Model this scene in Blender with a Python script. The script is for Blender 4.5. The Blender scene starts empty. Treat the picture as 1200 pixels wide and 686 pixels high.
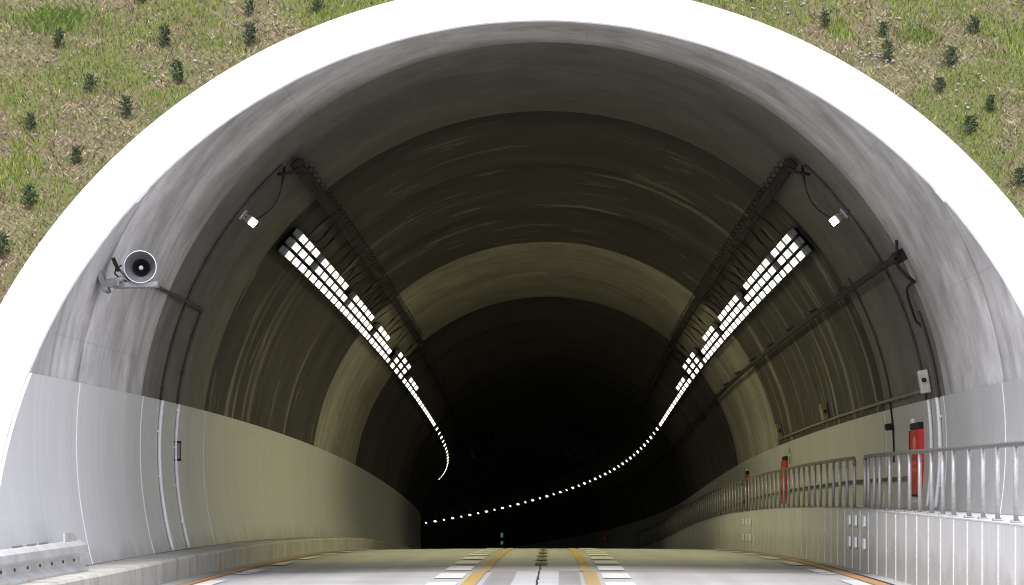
import bpy, math, random
import numpy as np
from mathutils import Vector, Matrix, noise

random.seed(7)
S = bpy.context.scene
C = S.collection
PI = math.pi
F = 3281.5                      # focal length in pixels of a 1200 px wide frame
R, ZC = 5.2, 1.64               # lining radius, spring line above the road
RO = R * 1.123                  # outer radius of the portal rim
ZOFF = 1.10                     # camera height above the datum
PT = 2.30                       # top of the white wall panels
KX0, KX1, KH = -5.03, -4.43, 0.27      # kerb
WX, WH = 4.29, 0.833                   # raised walkway

# ------------------------------------------------------------------ alignment
AX = [(20.0,-0.136,-1.092),(24.0,-0.094,-1.057),(28.0,-0.059,-1.025),(32.0,-0.029,-0.998),(36.0,-0.006,-0.977),(40.0,0.011,-0.967),(44.0,0.024,-0.969),(48.0,0.033,-0.985),(52.0,0.04,-1.013),(56.0,0.047,-1.051),(60.0,0.053,-1.1),(64.0,0.06,-1.159),(68.0,0.067,-1.228),(72.0,0.077,-1.311),(76.0,0.087,-1.408),(80.0,0.098,-1.519),(84.0,0.109,-1.641),(88.0,0.118,-1.771),(92.0,0.126,-1.91),(96.0,0.13,-2.053),(100.0,0.126,-2.2),(108.0,0.076,-2.492),(116.0,-0.052,-2.775),(124.0,-0.287,-3.055),(132.0,-0.654,-3.341),(140.0,-1.183,-3.64),(148.0,-1.901,-3.956),(156.0,-2.836,-4.294),(164.0,-4.001,-4.655),(172.0,-5.403,-5.033),(180.0,-7.047,-5.425),(188.0,-8.938,-5.828),(196.0,-11.084,-6.238),(204.0,-13.482,-6.653),(212.0,-16.132,-7.074),(220.0,-19.028,-7.5),(228.0,-22.169,-7.932),(236.0,-25.552,-8.368),(244.0,-29.173,-8.81),(252.0,-33.03,-9.257),(260.0,-37.123,-9.708),(268.0,-41.449,-10.165),(276.0,-46.009,-10.626),(284.0,-50.799,-11.093),(292.0,-55.821,-11.564),(300.0,-61.071,-12.04)]
AY = np.array([a[0] for a in AX]); AXX = np.array([a[1] for a in AX]); AZ = np.array([a[2] for a in AX])
GX = np.gradient(AXX, AY); GZ = np.gradient(AZ, AY)
def herm(y, V, G):
    if y <= AY[0]: return V[0] + G[0]*(y-AY[0]) , G[0]
    if y >= AY[-1]: return V[-1] + G[-1]*(y-AY[-1]), G[-1]
    i = int(np.searchsorted(AY, y) - 1); i = max(0, min(i, len(AY)-2))
    h = AY[i+1]-AY[i]; t = (y-AY[i])/h
    a, b, ga, gb = V[i], V[i+1], G[i]*h, G[i+1]*h
    v = a*(2*t**3-3*t**2+1)+ga*(t**3-2*t**2+t)+b*(-2*t**3+3*t**2)+gb*(t**3-t**2)
    return v, G[i]*(1-t)+G[i+1]*t
def frame(y):
    x, sx = herm(y, AXX, GX); z, sz = herm(y, AZ, GZ)
    if y < 20: x = AXX[0]*max(0, y/20.0) if y > 0 else 0.0; sx = 0.0
    return float(x), float(z), float(sx), float(sz)
def pos(y, X, Z):
    x, z, sx, sz = frame(y); c = 1/math.sqrt(1+sx*sx)
    return Vector((x+X*c, y-X*sx*c, z+Z+ZOFF))
def polar(deg, r): a = math.radians(deg); return r*math.cos(a), ZC+r*math.sin(a)
def wpos(y, deg, r): return pos(y, *polar(deg, r))
def basis(y, deg=None):
    """columns: tangential, along the tunnel, inward normal (deg) or the plain road frame"""
    x, z, sx, sz = frame(y)
    t = Vector((sx, 1, sz)).normalized()
    if deg is None: n = Vector((0,0,1))
    else:
        a = math.radians(deg); c = 1/math.sqrt(1+sx*sx)
        n = Vector((-math.cos(a)*c, math.cos(a)*sx*c, -math.sin(a)))
    n = (n - t*n.dot(t)).normalized()
    b = t.cross(n)
    return Matrix(((b.x,t.x,n.x),(b.y,t.y,n.y),(b.z,t.z,n.z)))
def cut_y(Z): return 27.5 + 1.315*(Z-ZC)
def sarc(Z): return math.sqrt(max(R*R-(Z-ZC)**2, 0))

# ------------------------------------------------------------------ mesh builder
class MB:
    def __init__(s): s.v=[]; s.f=[]; s.m=[]; s.uv=[]; s.sm=[]
    def face(s, idx, m=0, uv=None, smooth=False):
        s.f.append(tuple(idx)); s.m.append(m); s.uv.append(uv); s.sm.append(smooth)
    def add(s, pts): n=len(s.v); s.v += [tuple(p) for p in pts]; return n
    def quad(s, a,b,c,d, m=0, uv=None, smooth=False):
        n=s.add((a,b,c,d)); s.face((n,n+1,n+2,n+3), m, uv, smooth)
    def grid(s, rows, m=0, uvs=None, smooth=True, close=False, flip=False):
        nr=len(rows); nc=len(rows[0]); b=s.add([p for r in rows for p in r])
        for i in range(nr-1):
            for j in range(nc if close else nc-1):
                k=(j+1)%nc
                q=[b+i*nc+j, b+i*nc+k, b+(i+1)*nc+k, b+(i+1)*nc+j]
                u=None
                if uvs: u=[uvs[i][j],uvs[i][k],uvs[i+1][k],uvs[i+1][j]]
                if flip: q=q[::-1]; u=u[::-1] if u else None
                s.face(q, m, u, smooth)
        return b
    def box(s, c, size, M=None, m=0, bev=0.0):
        hx,hy,hz=[q/2 for q in size]; c=Vector(c)
        def P(x,y,z):
            p=Vector((x,y,z))
            if M is not None: p=M@p
            return c+p
        if bev<=0:
            n=s.add([P(x,y,z) for z in(-hz,hz) for y in(-hy,hy) for x in(-hx,hx)])
            for q in((0,2,3,1),(4,5,7,6),(0,1,5,4),(2,6,7,3),(0,4,6,2),(1,3,7,5)): s.face([n+i for i in q],m)
        else:
            # chamfered box : three faces per corner
            b=min(bev,hx*.9,hy*.9,hz*.9); V={}
            for sx in(-1,1):
                for sy in(-1,1):
                    for sz in(-1,1):
                        k=(sx,sy,sz)
                        n=s.add([P(sx*hx,sy*(hy-b),sz*(hz-b)),P(sx*(hx-b),sy*hy,sz*(hz-b)),P(sx*(hx-b),sy*(hy-b),sz*hz)])
                        V[k]=(n,n+1,n+2)
            fs=[]
            for sg in(-1,1):
                for ax in range(3):
                    o=[i for i in range(3) if i!=ax]
                    cyc=[(-1,-1),(1,-1),(1,1),(-1,1)]; f=[]
                    for a2,b2 in cyc:
                        k=[0,0,0]; k[ax]=sg; k[o[0]]=a2; k[o[1]]=b2; f.append(V[tuple(k)][ax])
                    if (sg>0) == (ax==1): f=f[::-1]
                    fs.append(f)
            for ax in range(3):
                o=[i for i in range(3) if i!=ax]
                for a2 in(-1,1):
                    for b2 in(-1,1):
                        k0=[0,0,0];k1=[0,0,0]
                        k0[ax]=-1;k1[ax]=1
                        for k in(k0,k1): k[o[0]]=a2;k[o[1]]=b2
                        k0,k1=tuple(k0),tuple(k1)
                        fs.append([V[k0][o[0]],V[k1][o[0]],V[k1][o[1]],V[k0][o[1]]])
            for k in V: fs.append(list(V[k]))
            for f in fs: s.face(f,m)
    def tube(s, pts, r, n=8, m=0, caps=True, up=None):
        pts=[Vector(p) for p in pts]; rr=r if isinstance(r,(list,tuple)) else [r]*len(pts)
        rows=[]; prev=None
        for i,p in enumerate(pts):
            t=(pts[min(i+1,len(pts)-1)]-pts[max(i-1,0)]).normalized()
            if prev is None:
                a=Vector((0,0,1)) if abs(t.z)<.9 else Vector((1,0,0))
                u=(a-t*a.dot(t)).normalized()
            else:
                u=prev-t*prev.dot(t); u=u.normalized() if u.length>1e-6 else prev
            prev=u; w=t.cross(u)
            rows.append([p+(u*math.cos(2*PI*k/n)+w*math.sin(2*PI*k/n))*rr[i] for k in range(n)])
        b=s.grid(rows,m,close=True)
        if caps:
            s.face([b+k for k in range(n)][::-1],m); e=b+(len(pts)-1)*n; s.face([e+k for k in range(n)],m)
    def lathe(s, prof, M, o, n=32, m=0):
        """prof: (radius, height) along local z of M, origin o"""
        o=Vector(o)
        rows=[[o+M@Vector((r*math.cos(2*PI*k/n),r*math.sin(2*PI*k/n),h)) for k in range(n)] for r,h in prof]
        return s.grid(rows,m,close=True)
    def build(s, name, mats, parent=None, fixn=True):
        me=bpy.data.meshes.new(name); me.from_pydata(s.v,[],s.f)
        mats=mats if isinstance(mats,(list,tuple)) else [mats]
        for q in mats: me.materials.append(q)
        me.polygons.foreach_set('material_index', s.m)
        me.polygons.foreach_set('use_smooth', s.sm)
        if any(u is not None for u in s.uv):
            L=me.uv_layers.new(name='UVMap'); fl=[]
            for f,u in zip(s.f,s.uv):
                if u is None: u=[(0,0)]*len(f)
                for q in u: fl += [q[0],q[1]]
            L.data.foreach_set('uv', fl)
        me.update(); me.validate()
        o=bpy.data.objects.new(name,me); C.objects.link(o)
        if parent: o.parent=parent
        return o

def tag(o,label=None,cat=None,group=None,kind=None):
    if label: o['label']=label
    if cat: o['category']=cat
    if group: o['group']=group
    if kind: o['kind']=kind
    return o
def empty(name,loc=(0,0,0),label=None,cat=None,group=None,kind=None):
    o=bpy.data.objects.new(name,None); C.objects.link(o); o.location=loc; o.empty_display_size=.2
    return tag(o,label,cat,group,kind)
def mesh_local(root):
    """parts are written in world space; this makes them sit right under a moved root"""
    bpy.context.view_layer.update()
    for ch in root.children: ch.matrix_parent_inverse = Matrix.Translation(root.location).inverted()

# ------------------------------------------------------------------ materials
def new_mat(name):
    m=bpy.data.materials.new(name); m.use_nodes=True; nt=m.node_tree
    return m,nt,nt.nodes['Principled BSDF']
def N(nt,t,**k):
    n=nt.nodes.new(t)
    for a,b in k.items(): setattr(n,a,b)
    return n
def ramp(nt,fac,stops,interp='LINEAR'):
    r=N(nt,'ShaderNodeValToRGB'); r.color_ramp.interpolation=interp
    e=r.color_ramp.elements
    while len(e)<len(stops): e.new(.5)
    for q,(p,c) in zip(e,stops):
        q.position=p; q.color=(c,c,c,1) if not isinstance(c,(tuple,list)) else (*c,1)
    nt.links.new(fac,r.inputs[0]); return r.outputs[0]
def mix(nt,fac,a,b,mode='MIX'):
    n=N(nt,'ShaderNodeMix',data_type='RGBA',blend_type=mode)
    for i,q in((0,fac),(6,a),(7,b)):
        if hasattr(q,'links') or hasattr(q,'is_linked'): nt.links.new(q,n.inputs[i])
        elif i==0: n.inputs[0].default_value=q
        else: n.inputs[i].default_value=(*q,1)
    return n.outputs[2]
def noise_tex(nt,vec,scale,detail=5,rough=.55,vscale=None,dist=0):
    if vscale:
        mp=N(nt,'ShaderNodeMapping'); mp.inputs['Scale'].default_value=vscale; nt.links.new(vec,mp.inputs[0]); vec=mp.outputs[0]
    n=N(nt,'ShaderNodeTexNoise'); n.inputs['Scale'].default_value=scale; n.inputs['Detail'].default_value=detail
    n.inputs['Roughness'].default_value=rough; n.inputs['Distortion'].default_value=dist
    nt.links.new(vec,n.inputs['Vector']); return n.outputs[0]
def bump(nt,bs,h,strength=.2,dist=.01):
    b=N(nt,'ShaderNodeBump'); b.inputs['Strength'].default_value=strength; b.inputs['Distance'].default_value=dist
    nt.links.new(h,b.inputs['Height']); nt.links.new(b.outputs[0],bs.inputs['Normal'])
def uvv(nt): return N(nt,'ShaderNodeUVMap').outputs[0]
def objv(nt): return N(nt,'ShaderNodeTexCoord').outputs['Object']
def geov(nt): return N(nt,'ShaderNodeNewGeometry').outputs['Position']

def plain(name,col,rough=.6,metal=0,var=.15,scale=30,dirt=None,bmp=0):
    m,nt,b=new_mat(name); v=objv(nt)
    n=noise_tex(nt,v,scale,4)
    d=dirt or tuple(c*(1-var*1.6) for c in col)
    c=mix(nt,ramp(nt,n,[(.35,0),(.7,1)]),d,tuple(min(1,c*(1+var*.4)) for c in col))
    nt.links.new(c,b.inputs['Base Color']); b.inputs['Roughness'].default_value=rough; b.inputs['Metallic'].default_value=metal
    if bmp: bump(nt,b,n,bmp,.005)
    return m
def emit(name,col,strength):
    m,nt,b=new_mat(name)
    b.inputs['Base Color'].default_value=(*[.6*c for c in col],1); b.inputs['Roughness'].default_value=.4
    b.inputs['Emission Color'].default_value=(*col,1); b.inputs['Emission Strength'].default_value=strength
    return m
def lining_mat(name,base,soot,light,amt,thresh,off):
    """shuttered concrete: stains and streaks run round the arch (v), change fast along the tunnel (u)"""
    m,nt,b=new_mat(name); uv=uvv(nt)
    mp=N(nt,'ShaderNodeMapping'); mp.inputs['Location'].default_value=(off,off*.37,0); nt.links.new(uv,mp.inputs[0]); v=mp.outputs[0]
    broad=noise_tex(nt,v,1,6,.62,(.42,.26,1),.8)
    streak=noise_tex(nt,v,1,7,.66,(1.25,.38,1),.7)
    dash=noise_tex(nt,v,1,5,.6,(2.6,.9,1),.5)
    fine=noise_tex(nt,v,1,5,.7,(5,2.2,1),.4)
    blot=noise_tex(nt,v,1.7,7,.65)
    c=mix(nt,ramp(nt,broad,[(.38,0),(.60,1)]),soot,base)
    c=mix(nt,ramp(nt,streak,[(thresh,0),(thresh+.09,amt)]),c,light)
    c=mix(nt,ramp(nt,dash,[(.64,0),(.70,amt*.6)]),c,light)
    c=mix(nt,ramp(nt,streak,[(.34,.7),(.44,0)]),c,soot)
    c=mix(nt,ramp(nt,fine,[(.3,.5),(.5,0)]),c,soot)
    sp=N(nt,'ShaderNodeSeparateXYZ'); nt.links.new(uv,sp.inputs[0])
    pp=N(nt,'ShaderNodeMath',operation='PINGPONG'); nt.links.new(sp.outputs[1],pp.inputs[0]); pp.inputs[1].default_value=PI*R/2
    drip=noise_tex(nt,v,1,6,.62,(1.5,.09,1),.25); drip2=noise_tex(nt,v,1,6,.6,(1.9,.07,1),.25)
    low=ramp(nt,pp.outputs[0],[(0,1),(1,0)])
    dv=N(nt,'ShaderNodeMath',operation='DIVIDE'); nt.links.new(pp.outputs[0],dv.inputs[0]); dv.inputs[1].default_value=4.2
    low=ramp(nt,dv.outputs[0],[(.25,1),(1,0)])
    ml=N(nt,'ShaderNodeMath',operation='MULTIPLY'); nt.links.new(low,ml.inputs[0]); nt.links.new(ramp(nt,drip,[(.54,0),(.61,amt*.9)]),ml.inputs[1])
    c=mix(nt,ml.outputs[0],c,light)
    ml2=N(nt,'ShaderNodeMath',operation='MULTIPLY'); nt.links.new(low,ml2.inputs[0]); nt.links.new(ramp(nt,drip2,[(.55,0),(.62,amt*.8)]),ml2.inputs[1])
    c=mix(nt,ml2.outputs[0],c,soot)
    c=mix(nt,.5,c,ramp(nt,blot,[(.3,.35),(.66,1.05)]),'MULTIPLY')
    # shutter board joints round the arch
    w=N(nt,'ShaderNodeSeparateXYZ'); nt.links.new(uv,w.inputs[0])
    def mth(op,a,bv=None):
        q=N(nt,'ShaderNodeMath',operation=op); nt.links.new(a,q.inputs[0])
        if bv is not None: q.inputs[1].default_value=bv
        return q.outputs[0]
    fr=mth('FRACT',mth('MULTIPLY',w.outputs[1],1/1.9)); ln=mth('LESS_THAN',fr,.011)
    c=mix(nt,mth('MULTIPLY',ln,.16),c,tuple(q*.5 for q in soot))
    nt.links.new(c,b.inputs['Base Color']); b.inputs['Roughness'].default_value=.82
    bump(nt,b,fine,.12,.01)
    return m
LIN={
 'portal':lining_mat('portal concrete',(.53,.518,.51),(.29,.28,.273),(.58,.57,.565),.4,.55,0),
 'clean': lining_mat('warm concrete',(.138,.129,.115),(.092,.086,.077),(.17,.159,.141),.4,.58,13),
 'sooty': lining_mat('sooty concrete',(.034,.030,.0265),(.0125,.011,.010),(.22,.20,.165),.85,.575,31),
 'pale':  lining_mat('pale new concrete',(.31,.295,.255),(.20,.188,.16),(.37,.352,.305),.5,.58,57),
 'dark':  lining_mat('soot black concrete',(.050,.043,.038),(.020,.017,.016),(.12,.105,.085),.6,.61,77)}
def panel_mat(name,col,dirt,line=.14):
    m,nt,b=new_mat(name); uv=uvv(nt)
    s1=noise_tex(nt,uv,1,5,.6,(9,.10,1)); s2=noise_tex(nt,uv,1,5,.6,(1.2,.25,1)); s3=noise_tex(nt,uv,1,6,.7,(34,.2,1))
    c=mix(nt,ramp(nt,s2,[(.3,.5),(.65,0)]),col,dirt)
    c=mix(nt,ramp(nt,s1,[(.3,.55),(.6,0)]),c,dirt)
    c=mix(nt,ramp(nt,s3,[(.35,.35),(.55,0)]),c,tuple(q*.8 for q in dirt))
    sp=N(nt,'ShaderNodeSeparateXYZ'); nt.links.new(uv,sp.inputs[0])
    md=N(nt,'ShaderNodeMath',operation='PINGPONG'); nt.links.new(sp.outputs[1],md.inputs[0]); md.inputs[1].default_value=10
    s4=noise_tex(nt,uv,1,6,.7,(1.6,1.0,1)); ad=N(nt,'ShaderNodeMath',operation='ADD'); nt.links.new(md.outputs[0],ad.inputs[0]); nt.links.new(s4,ad.inputs[1])
    c=mix(nt,ramp(nt,ad.outputs[0],[(.75,.55),(1.0,.0)]),c,(.30,.29,.26))
    nt.links.new(c,b.inputs['Base Color']); b.inputs['Roughness'].default_value=.42
    return m
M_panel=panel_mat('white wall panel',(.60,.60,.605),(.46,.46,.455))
M_panelR=panel_mat('shaded right wall panel',(.50,.50,.505),(.35,.35,.345))  # darker copy of the left panel; the right wall's weaker light put into colour
M_walkpanel=panel_mat('walkway panel',(.60,.60,.605),(.43,.43,.42))
M_white=plain('white sealant',(.82,.82,.82),.6,var=.08)
M_strip2=plain('pale joint cover',(.69,.69,.69),.6,var=.15)
m,nt,b=new_mat('white painted rim'); v=geov(nt)
n=noise_tex(nt,v,2.2,6,.6); n2=noise_tex(nt,v,1,5,.6,(6,6,.6))
c=mix(nt,ramp(nt,n,[(.3,0),(.6,1)]),(.45,.45,.45),(.54,.54,.545)); c=mix(nt,ramp(nt,n2,[(.30,.6),(.46,0)]),c,(.36,.355,.345))
nt.links.new(c,b.inputs['Base Color']); b.inputs['Roughness'].default_value=.7; bump(nt,b,n,.15,.01); M_rim=m
def kerb_mat():
    m,nt,b=new_mat('weathered kerb concrete'); uv=uvv(nt)
    s=noise_tex(nt,uv,1,6,.7,(2.6,.9,1),.5); s2=noise_tex(nt,uv,1.3,5)
    c=mix(nt,ramp(nt,s,[(.34,.8),(.56,0)]),(.42,.405,.37),(.27,.26,.23))
    c=mix(nt,.4,c,ramp(nt,s2,[(.3,.5),(.7,1)]),'MULTIPLY')
    nt.links.new(c,b.inputs['Base Color']); b.inputs['Roughness'].default_value=.85; bump(nt,b,s2,.2,.01); return m
M_kerb=kerb_mat()
def road_mat(name,base,dark,wear=.5):
    m,nt,b=new_mat(name); uv=uvv(nt)
    lane=noise_tex(nt,uv,1,4,.5,(2.1,.05,1)); grain=noise_tex(nt,uv,60,3); tr=noise_tex(nt,uv,1,5,.6,(.18,1.1,1)); bl=noise_tex(nt,uv,.9,6,.65)
    c=mix(nt,ramp(nt,lane,[(.38,wear),(.62,0)]),base,dark)
    c=mix(nt,ramp(nt,tr,[(.36,.4),(.56,0)]),c,dark)
    c=mix(nt,ramp(nt,bl,[(.32,.45),(.55,0)]),c,dark)
    c=mix(nt,.5,c,ramp(nt,grain,[(.3,.55),(.7,1.15)]),'MULTIPLY')
    nt.links.new(c,b.inputs['Base Color']); b.inputs['Roughness'].default_value=.75; bump(nt,b,grain,.25,.006); return m
M_walktop=panel_mat('pale walkway concrete',(.60,.595,.58),(.40,.395,.38))
M_road_out=road_mat('approach pavement',(.44,.435,.435),(.29,.285,.28))
M_road_in=road_mat('tunnel concrete pavement',(.36,.35,.33),(.225,.215,.20),.4)
M_paint_w=road_mat('worn white paint',(.66,.66,.655),(.46,.455,.445),.6)
M_paint_y=road_mat('worn yellow paint',(.46,.29,.07),(.32,.235,.12),.8)
M_paint_o=road_mat('orange edge paint',(.50,.23,.07),(.27,.21,.14),.95)
M_tar=plain('tar sealing',(.035,.032,.03),.6)
M_patch=plain('brown patch',(.16,.11,.085),.8)
M_strip=road_mat('pale pavement patch',(.45,.445,.445),(.34,.335,.33),.3)
M_dstrip=road_mat('dark wheel strip',(.33,.325,.32),(.19,.185,.18),.7)
M_steel=plain('galvanised steel',(.36,.355,.36),.42,.6,.2,18)
M_dsteel=plain('dull bracket steel',(.22,.22,.225),.55,.2,.25,20)
M_rail=plain('brushed steel rail',(.40,.385,.39),.42,.5,.15,22)
M_toprail=plain('shaded steel top rail',(.17,.165,.16),.5,.4,.2,22)  # darker than the posts: shade on the rail's underside put into its colour
M_guard=plain('weathered guardrail zinc',(.56,.565,.58),.45,.45,.10,3,(.45,.44,.42))
M_horn=plain('grey horn enamel',(.13,.135,.15),.45,.1,.12,12)
M_hornlt=plain('pale grey enamel',(.62,.62,.64),.5,.1,.1,14)
M_black=plain('black rubber',(.012,.010,.010),.9)
M_darkpipe=plain('sooty conduit',(.045,.038,.033),.7)
M_brown=plain('sooty cable tray',(.016,.012,.010),.85)
M_pipew=plain('white painted conduit',(.74,.74,.74),.45,0,.08)
M_pipeg=plain('grey conduit',(.17,.155,.13),.6)
M_beige=plain('beige box enamel',(.52,.48,.40),.5,0,.12,12)
M_ochre=plain('dusty ochre box',(.25,.20,.10),.7,0,.25,12)
M_red=plain('red enamel',(.62,.022,.014),.38,0,.15,8)
M_redd=plain('faded red marking',(.70,.16,.12),.5)
M_house=plain('lamp housing grey',(.20,.20,.23),.5,.3,.15)
M_bracket=plain('lamp bracket soot',(.03,.028,.028),.7)
LCOL=(1.0,.95,.54)
M_lamp=emit('entrance lamp glass',(1.0,.97,.84),.85)
M_lampmid=emit('threshold lamp glass',(1.0,.97,.84),.85)
M_lampfar=emit('interior lamp glass',(1.0,.95,.72),1.6)
M_flood=emit('flood lamp glass',(1.0,.97,.85),5)
M_green=emit('green exit sign glass',(.08,.34,.30),.16)
M_redlamp=emit('red lamp glass',(.5,.01,.015),.03)
M_plate=plain('white reflector plate',(.85,.85,.84),.3,0,.05)

# ------------------------------------------------------------------ light, sky, camera
W=bpy.data.worlds.new('World'); S.world=W; W.use_nodes=True; nt=W.node_tree
SUN_EL,SUN_AZ=58,10
sky=nt.nodes.new('ShaderNodeTexSky'); sky.sky_type='NISHITA'; sky.sun_disc=False
sky.sun_elevation=math.radians(SUN_EL); sky.sun_rotation=math.radians(180+SUN_AZ); sky.dust_density=1.2; sky.air_density=1.0
bg=nt.nodes['Background']; bg.inputs[1].default_value=.15; 
cv=N(nt,'ShaderNodeTexCoord').outputs['Generated']
cn=noise_tex(nt,cv,1,6,.6,(2.2,2.2,5.0),.3)
cloud=mix(nt,ramp(nt,cn,[(.30,0),(.52,.85)]),sky.outputs[0],(7.1,7.0,7.5))
nt.links.new(cloud,bg.inputs[0])
sd=bpy.data.lights.new('sun','SUN'); sd.energy=1.5; sd.angle=math.radians(18); sd.color=(1,.965,.91)
so=bpy.data.objects.new('sun',sd); C.objects.link(so)
el,az=math.radians(SUN_EL),math.radians(SUN_AZ)
d=Vector((-math.sin(az)*math.cos(el),-math.cos(az)*math.cos(el),math.sin(el)))   # towards the sun
so.rotation_euler=d.to_track_quat('Z','Y').to_euler(); so.location=(0,-20,40)
cd=bpy.data.cameras.new('camera'); co=bpy.data.objects.new('camera',cd); C.objects.link(co); S.camera=co
cd.sensor_width=36; cd.lens=F/1200*36; cd.shift_x=(600-637)/1200; cd.shift_y=(585-343)/1200
cd.clip_start=.5; cd.clip_end=3000; co.location=(0,0,ZOFF); co.rotation_euler=(PI/2,0,0)
S.view_settings.view_transform='Standard'; S.view_settings.look='None'; S.view_settings.exposure=1.3; S.view_settings.gamma=1
S.cycles.use_denoising=True; S.cycles.filter_width=1.1; S.cycles.max_bounces=8; S.cycles.diffuse_bounces=5; S.cycles.sample_clamp_indirect=6
try: S.cycles.use_light_tree=True
except Exception: pass

# ------------------------------------------------------------------ ground, road
mg,nt,b=new_mat('rough ground'); v=geov(nt)
n=noise_tex(nt,v,.35,6,.6); n2=noise_tex(nt,v,5,5,.6)
c=mix(nt,ramp(nt,n,[(.35,0),(.65,1)]),(.30,.29,.26),(.40,.385,.36)); c=mix(nt,.5,c,ramp(nt,n2,[(.3,.5),(.7,1.1)]),'MULTIPLY')
nt.links.new(c,b.inputs['Base Color']); b.inputs['Roughness'].default_value=.95; bump(nt,b,n2,.6,.05)
g=MB(); ys=[-1200,-600,-300,-150,-80,-40,-20,0,10,20,24,27.2]; xs=[-1200,-400,-120,-40,-12,-5.1,0,5.2,12,40,120,400,1200]
def groundz(x,y):
    yy=max(y,-80); z=frame(yy)[1]+ZOFF-.12
    return z + (0 if abs(x)<6 else -.0)
g.grid([[Vector((x,y,groundz(x,y))) for x in xs] for y in ys],smooth=False)
tag(g.build('ground',mg),kind='structure')

def camber(X): return .03*(1-min(1,(X/4.3)**2))
def road_strip(mb,X0,X1,y0,y1,dz,m=0,nx=4,step=2.0,jit=0,rnd=None):
    ny=max(1,int(math.ceil((y1-y0)/step))); rows=[];uvs=[]
    for i in range(ny+1):
        y=y0+(y1-y0)*i/ny; r=[];u=[]
        for j in range(nx+1):
            X=X0+(X1-X0)*j/nx
            if rnd: X+=rnd.uniform(-jit,jit)
            r.append(pos(y,X,camber(X)+dz)); u.append((X,y))
        rows.append(r);uvs.append(u)
    mb.grid(rows,m,uvs,smooth=True)
rd=empty('road',(0,0,0),kind='structure')
q=MB(); road_strip(q,-5.1,5.15,-80,36.5,0,nx=20); q.build('approach_pavement',M_road_out,rd)
q=MB(); road_strip(q,-4.6,4.5,36.52,300,-.004,nx=20); q.build('tunnel_pavement',M_road_in,rd)
YO,YH=-.113,.707
q=MB(); road_strip(q,-.34,.20,22,36.45,.004,nx=2); q.build('pavement_patch',M_strip,rd)
for x0_,x1_ in((-.66,-.34),(.20,.46)):
    q=MB(); road_strip(q,x0_,x1_,22,36.45,.004,nx=1); q.build('wheel_strip',M_dstrip,rd)
for s in(-1,1):
    q=MB(); road_strip(q,YO+s*YH-.085,YO+s*YH+.085,-40,36.4,.008,nx=1); road_strip(q,YO+s*(YH-.04)-.07,YO+s*(YH-.04)+.07,36.6,230,.006,nx=1)
    tag(q.build('centre_line',M_paint_y,rd))
    q=MB(); y=-9.2
    while y<150:
        a,b_=(YO+s*(YH+.14),YO+s*(YH+.48)); road_strip(q,min(a,b_),max(a,b_),y,y+1.9,.008,nx=1,step=.95); y+=3.3
    q.build('block_marking',M_paint_w,rd)
    ex=-4.13 if s<0 else 3.92
    q=MB(); road_strip(q,ex-.09,ex+.09,-40,200,.008,nx=1); q.build('edge_line',M_paint_o,rd)
    q=MB(); y=-8
    while y<150:
        a=ex-s*.14; road_strip(q,min(a,a-s*.22),max(a,a-s*.22),y,y+2.1,.008,nx=1); y+=4.4
    q.build('edge_block',M_paint_w,rd)
rn=random.Random(3)
q=MB(); 
rows=[];y=-5
while y<70:
    X=-.05+rn.uniform(-.012,.012); w=.006+rn.random()*.010; rows.append([pos(y,X-w,camber(X)+.010),pos(y,X+w,camber(X)+.010)]); y+=.6
q.grid(rows); q.build('tar_crack',M_tar,rd)
q=MB()
for y in(39.6,42.4,45.6,49.2,53.5,58): road_strip(q,-.13,.03,y,y+1.5,.013,nx=1)
q.build('core_patch',M_patch,rd)
q=MB(); road_strip(q,-4.4,4.25,36.40,36.62,.011,nx=10); q.build('transverse_joint',M_dstrip,rd)
q=MB()
for s,x0 in((1,4.06),): road_strip(q,4.04,4.08,10,160,.006,nx=1)
q.build('gutter_joint',M_tar,rd)

# kerb (left)
def loft(mb,prof,y0,y1,step=2.0,m=0,closeends=True,yfun=None,smooth=False,flip=False):
    """prof: list of (X,Z); swept along the alignment"""
    ny=max(1,int(math.ceil((y1-y0)/step))); rows=[];uvs=[]
    L=[0]
    for a,b_ in zip(prof,prof[1:]): L.append(L[-1]+math.hypot(b_[0]-a[0],b_[1]-a[1]))
    for i in range(ny+1):
        y=y0+(y1-y0)*i/ny
        rows.append([pos(y,X,Z) for X,Z in prof]); uvs.append([(y,l) for l in L])
    b0=mb.grid(rows,m,uvs,smooth=smooth,flip=flip)
    if closeends:
        n=len(prof); mb.face([b0+k for k in range(n)],m); e=b0+ny*n; mb.face([e+k for k in range(n)][::-1],m)
kb=empty('kerb',pos(24,-4.7,0),kind='structure')
y=22.0;k=0
while y<230:
    ye=y+1.99
    q=MB(); dz=random.Random(k).uniform(-.004,.004)
    while False: pass
    loft(q,[(KX1,-.12),(KX1,KH-.03+dz),(KX1-.03,KH+dz),(KX0-.12,KH+dz)],y,ye-.012,1.0)
    q.build('kerb_stone',M_kerb,kb); y=ye; k+=1
    if k>=90: break
q=MB(); loft(q,[(KX1-.012,-.12),(KX1-.012,KH-.04),(KX0-.12,KH-.012)],22,200,2); q.build('kerb_bed',M_tar,kb)
mesh_local(kb)

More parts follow.
